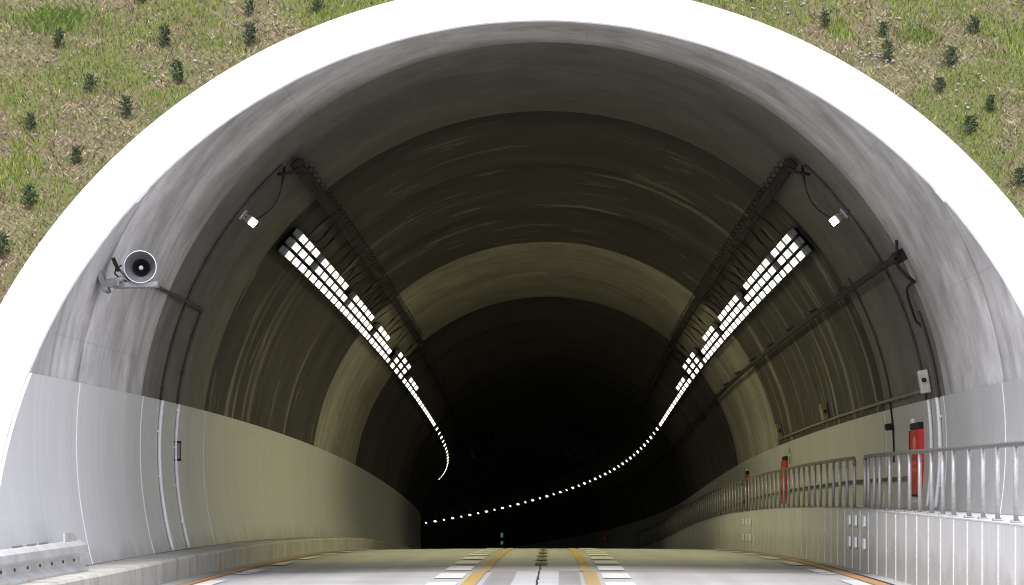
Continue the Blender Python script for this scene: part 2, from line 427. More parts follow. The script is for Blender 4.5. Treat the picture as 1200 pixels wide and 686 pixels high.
# walkway (right)
wk=empty('walkway',pos(24,4.7,0),kind='structure')
q=MB(); loft(q,[(WX+.02,-.15),(WX+.02,WH-.02),(WX+.0,WH-.02),(WX+.0,WH-.006),(WX+.008,WH),(5.25,WH)],21,230,2); q.build('walkway_slab',M_walktop,wk)
y=21.0;i=0
while i<95 and y<150:
    w=1.0
    q=MB(); loft(q,[(WX+.003,-.02),(WX+.003,WH-.022)],y+.002,y+w-.002,1,closeends=False); q.build('face_panel',M_walkpanel,wk); y+=w;i+=1
q=MB()
for k in range(95): q.box(pos(21+k,WX-.001,(WH-.022)/2),(.009,.024,WH-.03),basis(21+k))
q.build('joint_strip',M_strip2,wk)
q=MB(); loft(q,[(WX+.003,-.02),(WX+.003,WH-.022)],116.0,230,1,closeends=False); q.build('inner_face',M_walkpanel,wk)
mesh_local(wk)

# ------------------------------------------------------------------ tunnel
tn=empty('road_tunnel',pos(30,0,0),'pale concrete road tunnel mouth with white rim and sooty dark lining curving left','tunnel')
joints=[24.0,31.2,35.95,42.43,48.9,55.4,62.18,68.9,75.46]
while joints[-1]<300: joints.append(joints[-1]+6.6)
NPH=96; PH0=-19.5; PH1=199.5
phis=[PH0+(PH1-PH0)*i/NPH for i in range(NPH+1)]
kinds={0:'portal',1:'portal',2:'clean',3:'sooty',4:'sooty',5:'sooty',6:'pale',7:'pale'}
for s in range(len(joints)-1):
    ja,jb=joints[s],joints[s+1]
    stations=[0,.03/(jb-ja)]+[i/4 for i in range(1,4)]+[1-.03/(jb-ja),1]
    mb=MB(); cols=[]
    for ph in phis:
        X,Z=polar(ph,R); yc=cut_y(Z)
        y0=max(ja,yc)
        if y0>=jb-.02: cols.append(None); continue
        col=[]
        for k,t in enumerate(stations):
            yy=y0+(jb-y0)*t
            dj=jb-yc if k else ja-yc; lip=.022*max(0,min(1,dj/1.5)) if (k==len(stations)-1 or (k==0 and yc<ja)) else 0
            X2,Z2=polar(ph,R+lip)
            col.append((pos(yy,X2,Z2),(yy,math.radians(ph)*R)))
        cols.append(col)
    run=[]
    def flush(run):
        if len(run)>1:
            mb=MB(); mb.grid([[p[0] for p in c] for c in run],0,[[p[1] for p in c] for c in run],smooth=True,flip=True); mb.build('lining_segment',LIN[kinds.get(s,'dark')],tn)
    for c in cols:
        if c is None: flush(run); run=[]
        else: run.append(c)
    flush(run)
# portal rim : flat sloping face plus chamfers and the outside collar
mb=MB(); rows=[];uvs=[]
for i in range(161):
    ph=-19.5+239/161*0+(219.0)*i/160
    r=[]
    for rho,dy in((R+.035,1.4),(R+.006,.07),(R,.06),(R+.025,0),(RO-.03,0),(RO,.03),(RO,2.2)):
        X,Z=polar(ph,rho); r.append(pos(cut_y(Z)+dy,X,Z))
    rows.append(r)
mb.grid(rows,0,smooth=False); mb.build('portal_rim',M_rim,tn)
# wall cladding
za=KH+.005
for side in(-1,1):
    zb=za if side<0 else WH+.004
    for s in range(len(joints)-1):
        ja,jb=joints[s],joints[s+1]
        if ja>230: break
        mb=MB(); rows=[];uvs=[]
        nz=10
        for j in range(nz+1):
            Z=zb+(PT-zb)*j/nz
            y0=max(ja+.003,cut_y(Z)+.004); y1=jb-.003
            X=side*(sarc(Z)-.022); r=[pos(y0,X+side*.03,Z)]; u=[(y0,Z+side*20)]
            for t in range(5):
                yy=y0+(y1-y0)*t/4; r.append(pos(yy,X,Z)); u.append((yy,Z+side*20))
            rows.append(r);uvs.append(u)
        # top return to the lining
        Z=PT+.003; y0=max(ja+.003,cut_y(Z)+.004); r=[pos(y0,side*(sarc(Z)+.01),Z)];u=[(y0,Z+side*20)]
        for t in range(5):
            yy=y0+(jb-.003-y0)*t/4; r.append(pos(yy,side*(sarc(Z)+.01),Z)); u.append((yy,Z+side*20))
        rows.append(r);uvs.append(u)
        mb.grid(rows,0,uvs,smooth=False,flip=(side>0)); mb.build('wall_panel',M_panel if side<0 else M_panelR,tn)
        if 0<s<4:
            q=MB(); rows=[]
            for j in range(9):
                Z=zb+(PT-zb)*j/8; X=side*(sarc(Z)-.026)
                w=.016 if s<3 else .010
                rows.append([pos(ja-w,X+side*.015,Z),pos(ja-w,X,Z),pos(ja+w,X,Z),pos(ja+w,X+side*.015,Z)])
            q.grid(rows,smooth=False); q.build('joint_strip',M_white,tn)
q=MB(); fr=[wpos(299,ph,R+.3) for ph in range(-30,211,6)]; n0=q.add(fr); q.face(range(n0,n0+len(fr))); q.build('end_light_stop',LIN['dark'],tn)  # added cap out of view, keeps outside light from entering the far end
mesh_local(tn)

# ------------------------------------------------------------------ hillside
def hbump(X,Z):
    p=Vector((X*.5,Z*.8,3.3)); q=Vector((X*2.3,Z*3.6,7))
    rr=math.hypot(X,Z-ZC); k=min(1,max(0,(rr-RO)/.8))
    return k*(.22*noise.noise(p)+.07*noise.noise(q))
def hill_pt(X,Z):
    """Z in the portal's road frame"""
    y=27.72+1.315*(Z-ZC); z=Z
    if Z>24: z=24+(Z-24)*.06
    return Vector((X,y+hbump(X,Z),z-.977+ZOFF)) if Z<24 else Vector((X,y,z-.977+ZOFF))
def hillside_mat():
    m,nt,b=new_mat('grassy slope soil'); v=geov(nt)
    big=noise_tex(nt,v,.7,6,.62,None,.4); mid=noise_tex(nt,v,3.2,6,.65,None,.5); fine=noise_tex(nt,v,26,4,.65); spk=noise_tex(nt,v,9,3,.5)
    c=mix(nt,ramp(nt,big,[(.40,0),(.60,1)]),(.12,.092,.055),(.10,.10,.032))
    c=mix(nt,ramp(nt,mid,[(.42,0),(.62,.85)]),c,(.09,.10,.025))
    c=mix(nt,ramp(nt,mid,[(.28,.8),(.42,0)]),c,(.17,.135,.085))
    c=mix(nt,.75,c,ramp(nt,fine,[(.3,.35),(.7,1.35)]),'MULTIPLY')
    c=mix(nt,ramp(nt,spk,[(.70,0),(.74,.8)]),c,(.28,.265,.24))
    nt.links.new(c,b.inputs['Base Color']); b.inputs['Roughness'].default_value=.95; bump(nt,b,fine,.8,.04); return m
mb=MB()
rho=[RO-.12]; st=.10
while rho[-1]<9.0: rho.append(rho[-1]+st)
while rho[-1]<330: st*=1.22; rho.append(rho[-1]+st)
NA=200; rows=[]
for i in range(NA+1):
    ph=-17.2+214.4*i/NA; r=[]
    for q_ in rho:
        X,Z=polar(ph,q_)
        Zc_=max(Z,-.10); r.append(hill_pt(X,Zc_))
    rows.append(r)
mb.grid(rows,0,smooth=True,flip=False); hs=mb.build('hillside',hillside_mat()); tag(hs,kind='structure')

# grass : one mass of blades
rng=np.random.default_rng(5)
def hillz(X,Z): return hill_pt(X,Z)
nb=230000
Xs=rng.uniform(-9.0,9.0,nb*2); Zs=rng.uniform(1.0,9.4,nb*2)
keep=(np.hypot(Xs,Zs-ZC)>RO+.03); Xs=Xs[keep][:nb]; Zs=Zs[keep][:nb]; nb=len(Xs)
verts=np.zeros((nb*3,3),np.float32); cols=np.ones((nb*3,4),np.float32)
green=np.array([[.045,.075,.009],[.085,.125,.014],[.135,.165,.022],[.17,.18,.035]])
straw=np.array([[.215,.17,.088],[.16,.122,.068],[.09,.068,.042],[.27,.22,.13]])
ra=rng.random((nb,6))
for i in range(nb):
    X,Z=float(Xs[i]),float(Zs[i]); p=hill_pt(X,Z)
    cl=noise.noise(Vector((X*1.1,Z*1.5,1.7)))+.55*noise.noise(Vector((X*3.7,Z*5,9.1)))+.35*noise.noise(Vector((X*9,Z*12,4.1)))
    g_=cl*2.2+ra[i,0]*.8-.50+ (.08 if X>0 else 0)
    lush=noise.noise(Vector((X*.9+5,Z*1.3,21.0)))
    if g_>.14:
        c=green[min(3,int(ra[i,1]*4))]*(1+.35*max(0,lush)); L=.025+.05*ra[i,2]+.10*max(0,lush-.15); lean=.55
    else:
        c=straw[min(3,int(ra[i,1]*4))]; L=.03+.08*ra[i,2]; lean=1.8
        if ra[i,5]<.35: L*=.4
    a=ra[i,3]*2*PI; w=.005+.006*ra[i,4]
    d_=np.array([math.cos(a)*lean,math.sin(a)*lean*.6-.25,1.0]); d_/=np.linalg.norm(d_)
    side=np.array([-math.sin(a),math.cos(a)*.5,.15]); side/=np.linalg.norm(side)
    if abs(math.cos(a))>.7: side=np.array([1,0,.2])*.98
    o=np.array(p)-d_*.01
    verts[i*3]=o-side*w; verts[i*3+1]=o+side*w; verts[i*3+2]=o+d_*L
    cols[i*3:i*3+3,:3]=c*(.8+.6*ra[i,5])
me=bpy.data.meshes.new('grass'); me.vertices.add(nb*3); me.vertices.foreach_set('co',verts.ravel())
me.loops.add(nb*3); me.loops.foreach_set('vertex_index',np.arange(nb*3,dtype=np.int32))
me.polygons.add(nb); me.polygons.foreach_set('loop_start',np.arange(0,nb*3,3,dtype=np.int32)); me.polygons.foreach_set('loop_total',np.full(nb,3,np.int32))
at=me.color_attributes.new('Col','FLOAT_COLOR','POINT'); at.data.foreach_set('color',cols.ravel()); me.update(calc_edges=True)
mgr,nt,b=new_mat('grass blades'); a_=N(nt,'ShaderNodeVertexColor',layer_name='Col'); nt.links.new(a_.outputs[0],b.inputs['Base Color']); b.inputs['Roughness'].default_value=.8
me.materials.append(mgr); go=bpy.data.objects.new('grass',me); C.objects.link(go)
tag(go,'sparse green grass and dry straw covering the slope above the tunnel','grass',kind='stuff')

# saplings
M_leaf=[plain('sapling leaf dark',(.018,.040,.016),.95,0,.3,40),plain('sapling leaf mid',(.034,.068,.018),.95,0,.3,40)]
M_stem=plain('sapling stem',(.09,.06,.04),.8)
def sapling_mesh(seed,h,w,tall):
    r=random.Random(seed); leaf=MB(); stem=MB()
    stem.tube([(0,0,-.06),(r.uniform(-.01,.01),0,h*.5),(r.uniform(-.02,.02),r.uniform(-.02,.02),h*.92)],[.009,.007,.003],6)
    nbr=34 if tall else 28
    for k in range(nbr):
        t=(k+.5)/nbr; z=h*(.10+.86*t); a=k*2.4+r.uniform(-.4,.4)
        ln=w*(1.0-.55*t if not tall else .55+.45*math.sin(PI*min(1,t*1.15)))*r.uniform(.6,1.1)
        tip=Vector((math.cos(a)*ln,math.sin(a)*ln,z+ln*r.uniform(.2,.9))); base=Vector((0,0,z))
        for j in range(9):
            s_=.18+.82*j/8; p=base.lerp(tip,s_); d_=(tip-base).normalized()
            sd=d_.cross(Vector((r.uniform(-1,1),r.uniform(-1,1),r.uniform(-.2,1)))).normalized()
            e=p+(sd*.9+d_*.7+Vector((0,0,r.uniform(-.1,.5)))).normalized()*r.uniform(.022,.05); pv=d_.cross(sd)*r.uniform(.004,.008)
            leaf.quad(p-pv,p.lerp(e,.5)-pv*1.4,e,p.lerp(e,.5)+pv*1.4,m=r.choice((0,0,1)) if seed%3 else r.choice((0,1,1)))
    return leaf,stem
SAP=[(-5.91,6.45,0,.24,'dark round sapling between the bright grass tuft and the upper left corner'),
(-5.38,5.78,1,.22,'low spreading dark sapling midway up the left slope'),
(-5.95,5.22,2,.24,'loose dark sapling near the left picture edge above straw patch'),
(-5.33,4.77,0,.22,'small dark sapling beside the rim at left, below the straw patch'),
(-4.88,5.41,2,.24,'bushy green sapling close to the white rim, left shoulder'),
(-4.64,6.48,3,.30,'tall thin two-tiered sapling above the left shoulder of the rim'),
(-4.35,5.91,3,.27,'upright feathery sapling nearest the rim on left shoulder'),
(-3.59,6.49,3,.30,'tall narrow sapling beside pale stones close to the rim, left of crown'),
(-3.66,6.96,1,.20,'squat dark sapling directly above the tall narrow one, left of crown'),
(-2.83,7.0,1,.20,'low sapling nearest the crown of the rim on left slope'),
(-5.04,7.15,0,.20,'dark sapling cut by the top picture edge, upper left'),
(-5.71,4.19,2,.27,'leafy mid green sapling low on the left slope'),
(-5.86,3.58,0,.24,'lowest sapling of the left slope, cut by picture edge'),
(2.6,7.19,1,.16,'small sapling at the top edge right of the crown'),
(3.46,6.76,3,.24,'slim light green sapling right of the crown near the rim'),
(4.15,6.62,0,.20,'dark compact sapling beside a bare stony patch, right slope'),
(4.16,6.24,3,.28,'tall two-tiered sapling beside white stones, close to right rim'),
(4.63,7.22,1,.14,'tiny dark sapling cut by the top edge on right slope'),
(5.26,6.65,0,.23,'dark sapling right of the yellow green tuft near upper right corner'),
(4.87,6.16,2,.26,'bushy sapling in the middle of the right slope'),
(4.69,5.77,1,.20,'low bluish dark sapling close to the right rim'),
(5.23,5.49,0,.22,'round dark sapling near the right edge above the lowest pair'),
(4.94,5.18,1,.20,'low spreading sapling hugging the rim on right shoulder'),
(5.35,4.48,1,.22,'lowest sapling of the right slope, cut by the picture edge')]
protoS={}
for i,(X,Z,kd,h,lab) in enumerate(SAP):
    key=(kd,i%2)
    p=hill_pt(X,Z)
    rt=empty('tree_sapling',p,lab,'sapling','saplings planted on the slope')
    if key not in protoS:
        lf,sm=sapling_mesh(10*kd+i%2,.24 if kd!=3 else .29,{0:.085,1:.11,2:.10,3:.085}[kd],kd==3)
        a1=lf.build('foliage',M_leaf,rt); a2=sm.build('stem',M_stem,rt); protoS[key]=(a1,a2,h)
    else:
        for o in protoS[key][:2]:
            c_=o.copy(); C.objects.link(c_); c_.parent=rt
    sc_=h/(.24 if kd!=3 else .29)*1.08; sc_*=random.uniform(.82,1.0); rt.scale=(sc_*random.uniform(1.05,1.3),)*2+(sc_,); rt.rotation_euler=(random.uniform(-.1,.1),random.uniform(-.1,.1),random.uniform(0,6))
# bright taller tufts
def tuft(X,Z,n,h,sp,lab,col):
    r=random.Random(n); q=MB()
    for i in range(n):
        px,pz=X+r.gauss(0,sp),Z+r.gauss(0,sp*.45); p=hill_pt(px,pz); a=r.uniform(0,6.3); l=h*r.uniform(.5,1.1); w=.008
        d_=Vector((math.cos(a)*.45,math.sin(a)*.3-.15,1)).normalized(); sd=Vector((1,r.uniform(-.5,.5),0)).normalized()
        m_=p+d_*l*.6; e=p+d_*l+Vector((math.cos(a)*l*.25,0,-l*.12))
        n0=q.add([p-sd*w,p+sd*w,m_+sd*w*.8,m_-sd*w*.8,e]); q.face((n0,n0+1,n0+2,n0+3)); q.face((n0+3,n0+2,n0+4))
    o=q.build('grass_tuft',plain('lush blade '+str(n),col,.6,0,.35,20)); return tag(o,lab,'grass tuft')
tuft(-6.02,6.85,700,.20,.20,'large bright green grass tuft in the upper left corner of the slope',(.13,.19,.022))
tuft(4.60,6.62,220,.16,.11,'yellow green grass tuft between two dark saplings on right slope',(.13,.17,.02))
# pale stones strewn in the bare patches
M_stone=plain('pale chippings',(.36,.345,.32),.9,0,.3,60)
q=MB(); r=random.Random(11)
spots=[(4.05,6.30,40,.13),(4.35,6.9,18,.25),(5.6,6.1,10,.25),(3.1,6.95,16,.3),(2.9,7.1,10,.25),(5.2,6.05,9,.25),(-3.45,6.28,26,.12),(-4.0,6.2,12,.2),(-6.1,6.2,14,.3),(-4.6,6.1,8,.15),(-5.4,5.2,10,.3),(-3.3,6.75,14,.2),(4.9,5.7,10,.3),(4.4,6.0,10,.3)]
for X,Z,n,sp in spots:
    for i in range(n):
        px,pz=X+r.gauss(0,sp),Z+r.gauss(0,sp*.5)
        if math.hypot(px,pz-ZC)<RO+.06: continue
        s_=r.uniform(.010,.034); M_=Matrix.Rotation(r.uniform(0,3),3,'Z')@Matrix.Rotation(r.uniform(0,1),3,'X')
        q.box(hill_pt(px,pz)+Vector((0,-.02,.02)),(s_*1.3,s_,s_*.7),M_,bev=s_*.25)
tag(q.build('stone_chippings',M_stone),'pale stone chippings strewn in bare patches of the slope','stones',kind='stuff')

# ------------------------------------------------------------------ lamps
def ordn(n):
    ones=['','first','second','third','fourth','fifth','sixth','seventh','eighth','ninth','tenth','eleventh','twelfth','thirteenth','fourteenth','fifteenth','sixteenth','seventeenth','eighteenth','nineteenth']
    tens={2:('twentieth','twenty'),3:('thirtieth','thirty'),4:('fortieth','forty'),5:('fiftieth','fifty')}
    if n<20: return ones[n]
    return tens[n//10][0] if n%10==0 else tens[n//10][1]+'-'+ones[n%10]
CSIGN={-1:-1,1:1}
def lamp_parts(root,L,mat,side,row,cable=True,seed=0,front=False):
    I=Matrix.Identity(3)
    q=MB(); q.box((0,0,.045),(.118,L,.075),bev=.01)
    if front: q.box((0,-L/2-.13,.045),(.125,.26,.09),bev=.012)
    q.build('housing',M_house,root)
    q=MB(); q.box((0,.0,.088),(.108,L*.70,.012),bev=.004); q.build('diffuser',mat,root)
    q=MB(); q.box((0,0,-.02),(.165,L*.8,.05),bev=.01); q.build('mounting_bracket',M_bracket,root)
    if cable:
        # from the lamp up round the arch to the cable tray (local x is the tangent of the arch)
        r=random.Random(seed); dist=(1.00-.17*row)*CSIGN[side]
        pts=[]; 
        for k in range(9):
            t=k/8; x=dist*t; sag=.05*math.sin(PI*t)+.03*math.sin(2*PI*t+seed)
            arc=-(x*x)/(2*R)*0+.0
            pts.append(Vector((x, -.25+.5*t*.6+.04*math.sin(5*t+seed), .05+sag+ .12*t - (0.0))))
        rr=[.005]*9; j=4+seed%2; rr[j]=.014; rr[j-1]=.010; rr[j+1]=.008
        q=MB(); q.tube(pts,rr,6); q.build('supply_cable',M_black,root)
GLOW=[]
for p_ in (56,13,7):
    l_=bpy.data.lights.new('lamp glow','SPOT'); l_.energy=p_; l_.color=LCOL; l_.spot_size=math.radians(128); l_.spot_blend=.8; l_.shadow_soft_size=.015; GLOW.append(l_)
protos={}
def place_lamp(y,deg,L,mat,side,row,label,cable,group,front=False):
    B=basis(y,deg); o=wpos(y,deg,R-.10)
    seed=int(y*10)%3
    key=(L,mat.name,side,row if cable else 0,cable,seed if cable else 0,front)
    rt=empty('tunnel_lamp',o,label,'lamp',group); rt.rotation_euler=B.to_euler()
    if key not in protos:
        lamp_parts(rt,L,mat,side,row,cable,seed,front); protos[key]=rt
    else:
        for ch in list(protos[key].children):
            if ch.type!='MESH': continue
            c_=ch.copy(); C.objects.link(c_); c_.parent=rt
    return rt
A0=142.0; DA=math.degrees(.17/5.1)
R1=[(y,1.12) for y in(43.3,44.45,45.6)]+[(46.6,.66)]+[(47.6+1.16*i,1.12) for i in range(6)]+[(54.4,.66)]+[(55.35+1.16*i,1.12) for i in range(6)]+[(62.15,.66)]+[(63.4+1.29*i,1.24) for i in range(5)]+[(69.85,.9)]+[(71.8,1.5),(73.75,1.5),(75.7,1.5),(77.7,1.3)]+[(79.3+1.54*i,1.45) for i in range(13)]
R2=[(y,1.12) for y in(43.3,44.45,45.6)]+[(47.55+1.16*i,1.12) for i in range(6)]+[(55.3+1.16*i,1.12) for i in range(6)]+[(63.4+1.29*i,1.24) for i in range(5)]+[(71.8,1.5),(73.75,1.5),(75.7,1.5)]+[(79.2,1.45),(80.8,1.45),(82.35,1.45)]
R3=[(y,1.12) for y in(43.3,44.45,45.6)]+[(47.5+1.16*i,1.12) for i in range(5)]+[(55.2+1.18*i,1.12) for i in range(5)]+[(63.3,1.24),(64.6,1.24),(65.9,1.24)]+[(71.7,1.5),(73.7,1.5),(75.75,1.5)]
cl_starts=(43.3,47.5,55.2,63.2,71.6,79.1)
for side in(-1,1):
    sn='left' if side<0 else 'right'
    for row,(lst,rn_) in enumerate(((R1,'lowest'),(R2,'middle'),(R3,'topmost'))):
        for k,(y,L) in enumerate(lst):
            a=A0-row*DA; deg=a if side<0 else 180-a
            fr=any(abs(y-c_)<.12 for c_ in cl_starts) and (row>0 or y<44)
            if row==2 and abs(y-79.1)<1: fr=False
            mat=M_lamp if y<70 else M_lampmid
            lab=f'{ordn(k+1)} {"short " if L<1 else ""}lit lamp from the portal in the {rn_} row on the {sn} tunnel wall'
            rt=place_lamp(y,deg,L,mat,side,row,lab,(y<78 and row>0),f'lamps in the {rn_} row on the {sn} wall',fr)
            if row==0 and L>1:
                lo=bpy.data.objects.new('lamp_glow',GLOW[0 if y<70 else 1]); C.objects.link(lo); lo.parent=rt
                lo.location=(0,0,.13); lo.rotation_euler=(basis(y,deg).transposed()@Vector((-side*.8,0,-.75))).to_track_quat('-Z','Y').to_euler()
    # spaced lamps past the close rows
    y=97.9; k=0
    while True:
        sx=frame(y)[2]; y+=2.577/math.sqrt(1+sx*sx)*(1.0 if side>0 else 1.0); k+=1
        if (side>0 and k>46) or (side<0 and k>17): break
        big=1.0 if k%2 else .7
        rt=place_lamp(y,A0 if side<0 else 180-A0,.9 if k%2 else .42,M_lampfar,side,0,f'{ordn(k)} small far lamp past the end of the close-set rows on the {sn} wall',False,f'far lamps spaced out along the {sn} wall')
        if k%4==1:
            dg=A0 if side<0 else 180-A0
            lo=bpy.data.objects.new('lamp_glow',GLOW[2]); C.objects.link(lo); lo.parent=rt
            lo.location=(0,0,.13); lo.rotation_euler=(basis(y,dg).transposed()@Vector((-side*.8,0,-.75))).to_track_quat('-Z','Y').to_euler()

# flood lamps by the first joint
for side in(-1,1):
    y=38.0; deg=142.0 if side<0 else 38.2
    sn='left' if side<0 else 'right'
    o=wpos(y,deg,R); B=basis(y,deg); rt=empty('flood_lamp',o,f'single square lit flood lamp below the end of the {sn} cable tray','lamp','single flood lamps at the tunnel mouth')
    Rl=B
    q=MB(); q.box((0,0,.02),(.16,.16,.03),bev=.005); q.tube([(0,0,.02),(0,.03,.08),(0,.0,.12)],.016,8); q.box((0,.05,.07),(.08,.025,.09)); br=q.build('bracket',M_steel,rt)
    Rx=Matrix.Rotation(math.radians(52),3,'X'); hc=Vector((0,-.02,.16))
    q=MB(); q.box(hc,(.12,.12,.12),Rx,bev=.015); hb=q.build('housing',M_hornlt,rt)
    q=MB(); q.box(hc+Rx@Vector((0,0,.066)),(.105,.105,.014),Rx,bev=.004); q.build('lens',M_flood,rt)
    pts=[]
    s_=-1 if side<0 else 1
    for k in range(11):
        t=k/10; pts.append((s_*(.02+.86*t),.10-.15*t+.05*math.sin(6*t),.16+.16*math.sin(PI*t)*(1-.2*t)-.10*t))
    rr=[.009]*11; rr[8]=.02; rr[9]=.024
    q=MB(); q.tube(pts,rr,6); q.build('supply_cable',M_black,rt)
    rt.rotation_euler=B.to_euler()

# ------------------------------------------------------------------ cable trays
for side in(-1,1):
    deg=130.9 if side<0 else 49.1; sn='left' if side<0 else 'right'
    rt=empty('cable_tray',wpos(37.8,deg,R),f'sooty cable tray with looped cables under the {sn} shoulder of the vault','cable tray','cable trays along the vault')
    ys=[37.9+i*2 for i in range(0,90)]
    da=math.degrees(.062/5)
    q=MB()
    for d_ in(-da,da):
        q.tube([wpos(y,deg+d_,R-.10) for y in ys],.022,4)
    for y in np.arange(38,150,.9): q.tube([wpos(y,deg-da,R-.10),wpos(y,deg+da,R-.10)],.014,4)
    for y in np.arange(38.2,150,2.4):
        for d_ in(-da,da): q.tube([wpos(y,deg+d_,R-.10),wpos(y,deg+d_,R+.01)],.014,4)
    q.build('tray',M_brown,rt)
    q=MB(); rr=random.Random(side+4)
    for k in range(11):
        o_=-da*.9+1.8*da*k/10; h_=rr.uniform(.10,.17)
        q.tube([wpos(y,deg+o_+rr.uniform(-.15,.15),R-h_+rr.uniform(-.012,.012)) for y in np.arange(37.85,150,.8)],.024,6)
    q.build('cable_bundle',M_black,rt)
    up=-1 if side<0 else 1
    for k in range(56):
        y=38.3+k*.62+rr.uniform(-.05,.05); pts=[]
        for j in range(9):
            t=j/8*PI*1.15-.2; rad=.070
            pts.append(wpos(y+.07*(j/8)-.03, deg+up*math.degrees((.09+rad*math.sin(t)*.9)/5.0), R-.13-rad*.8*(1-math.cos(t))*.6+.03))
        q=MB(); q.tube(pts,.0075,5); q.build('cable_loop',M_black,rt)
    # end clamp
    q=MB(); q.box(wpos(37.75,deg,R-.11),(.17,.08,.10),basis(37.75,deg),bev=.02); q.tube([wpos(37.7,deg+up*-3.2,R-.05),wpos(37.65,deg+up*-1.5,R-.16),wpos(37.75,deg,R-.18),wpos(37.85,deg+up*1.0,R-.10)],.024,6); q.build('end_clamp',M_brown,rt)
    mesh_local(rt)

# ------------------------------------------------------------------ conduits round the arch
def conduit(name,label,cat,segs,group=None,ybase=None):
    p0=segs[0][2][0]; rt=empty(name,p0,label,cat,group)
    for pn,mat,pts,rad in segs:
        q=MB(); q.tube(pts,rad,8); q.build(pn,mat,rt)
    return rt
def ring(y,a,b_,r=R-.035,n=24): return [wpos(y,a+(b_-a)*i/n,r) for i in range(n+1)]
ct='conduits on the tunnel wall'
degPT=172.7
def clips(rt,y,a,b_,n,r=R-.02,mat=None):
    for lo_ in (0,1):
      q=MB()
      for k in range(n):
        d_=a+(b_-a)*(k+.5)/n
        if (degPT<=d_ or d_<=7.3) != bool(lo_): continue
        q.box(wpos(y,d_,R-.03),(.025,.07,.05),basis(y,d_))
      if q.f: q.build('pipe_clip',M_pipew if lo_ else M_darkpipe,rt)
c1=conduit('cable_conduit','conduit climbing the left wall to the cable tray, white below and sooty above','conduit',[('lower_pipe',M_pipew,ring(37.5,195.3,degPT,R-.05),.024),('upper_pipe',M_darkpipe,ring(37.5,degPT,132.5,R-.03),.020)],ct); clips(c1,37.5,194,134,9); mesh_local(c1)
c2=conduit('cable_conduit','conduit on the left wall carrying the small switch box, joined to the horn cable','conduit',[('lower_pipe',M_pipew,ring(39.15,195.3,degPT,R-.05),.022),('upper_pipe',M_darkpipe,ring(39.15,degPT,157.5,R-.03),.018),('horn_branch',M_darkpipe,[wpos(y,157.6,R-.035) for y in(32.6,34,35.5,37,38,39.15)],.026)],ct); clips(c2,39.15,194,159,6); mesh_local(c2)
c3=conduit('cable_conduit','conduit climbing the right wall past the beige box to the cable tray','conduit',[('lower_pipe',M_pipew,ring(37.2,-8.6,7.3,R-.05),.024),('upper_pipe',M_darkpipe,ring(37.55,7.3,47.5,R-.03),.018)],ct); clips(c3,37.5,9,46,7); mesh_local(c3)
c4=conduit('cable_conduit','thick white conduit on the right panels, nearest the portal','conduit',[('lower_pipe',M_pipew,ring(36.35,-8.6,7.3,R-.05),.028),('upper_pipe',M_darkpipe,ring(36.3,7.3,20,R-.035),.022)],ct); clips(c4,36.3,-8,7,3); mesh_local(c4)
c5=conduit('cable_conduit','black vertical conduit on the right panels beyond the red cabinet','conduit',[('pipe',M_black,ring(41.4,-1.5,8.6,R-.04),.014)],ct)
q=MB(); q.box(wpos(41.45,4.4,R-.09),(.10,.16,.12),basis(41.45,4.4),bev=.02); q.build('clamp',M_black,c5); mesh_local(c5)
c6=conduit('cable_conduit','thin horizontal conduit running just above the right panels between two ochre boxes','conduit',[('pipe',M_pipeg,[wpos(y,8.75,R-.04) for y in np.arange(37.6,62,1.2)],.024)],ct); 
for y in np.arange(38.5,61,2.2):
    q=MB(); q.box(wpos(y,8.75,R-.02),(.10,.04,.05),basis(y,8.75)); q.build('pipe_clip',M_pipeg,c6); mesh_local(c6)
c7=conduit('cable_conduit','low horizontal conduit on the right panels behind the handrail','conduit',[('pipe',M_pipeg,[wpos(y,math.degrees(math.asin((1.26-ZC)/R)),R-.05) for y in np.arange(39.6,120,2)],.026)],ct); mesh_local(c7)
# seam stains climb from two portal side pipes on the left
c8=conduit('cable_conduit','faint thin conduit on the right wall climbing beyond the beige box','conduit',[('pipe',M_darkpipe,ring(41.4,8.6,30,R-.02),.014)],ct); mesh_local(c8)

# small boxes
def boxthing(name,label,cat,y,deg,size,mat,r=None,group=None,extra=None):
    o=wpos(y,deg,R); B=basis(y,deg); rt=empty(name,o,label,cat,group); rt.rotation_euler=B.to_euler()
    q=MB(); q.box((0,0,size[2]/2+.01),size,bev=.012); q.build('case',mat,rt)
    if extra: extra(rt,size)
    return rt
def sw(rt,s):
    q=MB(); q.box((0,-s[1]*.3,s[2]+.01),(s[0]*.9,.02,.015)); q.build('cover_edge',M_black,rt)
    q=MB(); q.box((s[0]*.44,0,s[2]*.5+.01),(.03,s[1]*1.02,s[2]*1.02)); q.box((-s[0]*.44,0,s[2]*.5+.01),(.03,s[1]*1.02,s[2]*1.02)); q.build('end_cap',M_black,rt)
boxthing('switch_box','small dark grey switch box with black ends on the left conduit','switch box',39.2,180.0,(.28,.13,.10),M_house,extra=sw)
def bx(rt,s):
    q=MB(); q.lathe([(.03,0),(.03,.03),(.001,.032)],Matrix.Rotation(-PI/2,3,'X').inverted() ,(0.02,-s[1]/2-.002,.09),16); q.build('cable_gland',M_black,rt)
    q=MB(); q.box((.0,s[1]*.5+.05,.06),(.16,.10,.09),bev=.01); q.build('hinge_block',M_beige,rt)
bb=boxthing('junction_box','beige junction box with a black cable gland on the right wall','junction box',37.15,10.0,(.31,.16,.13),M_beige,extra=bx)
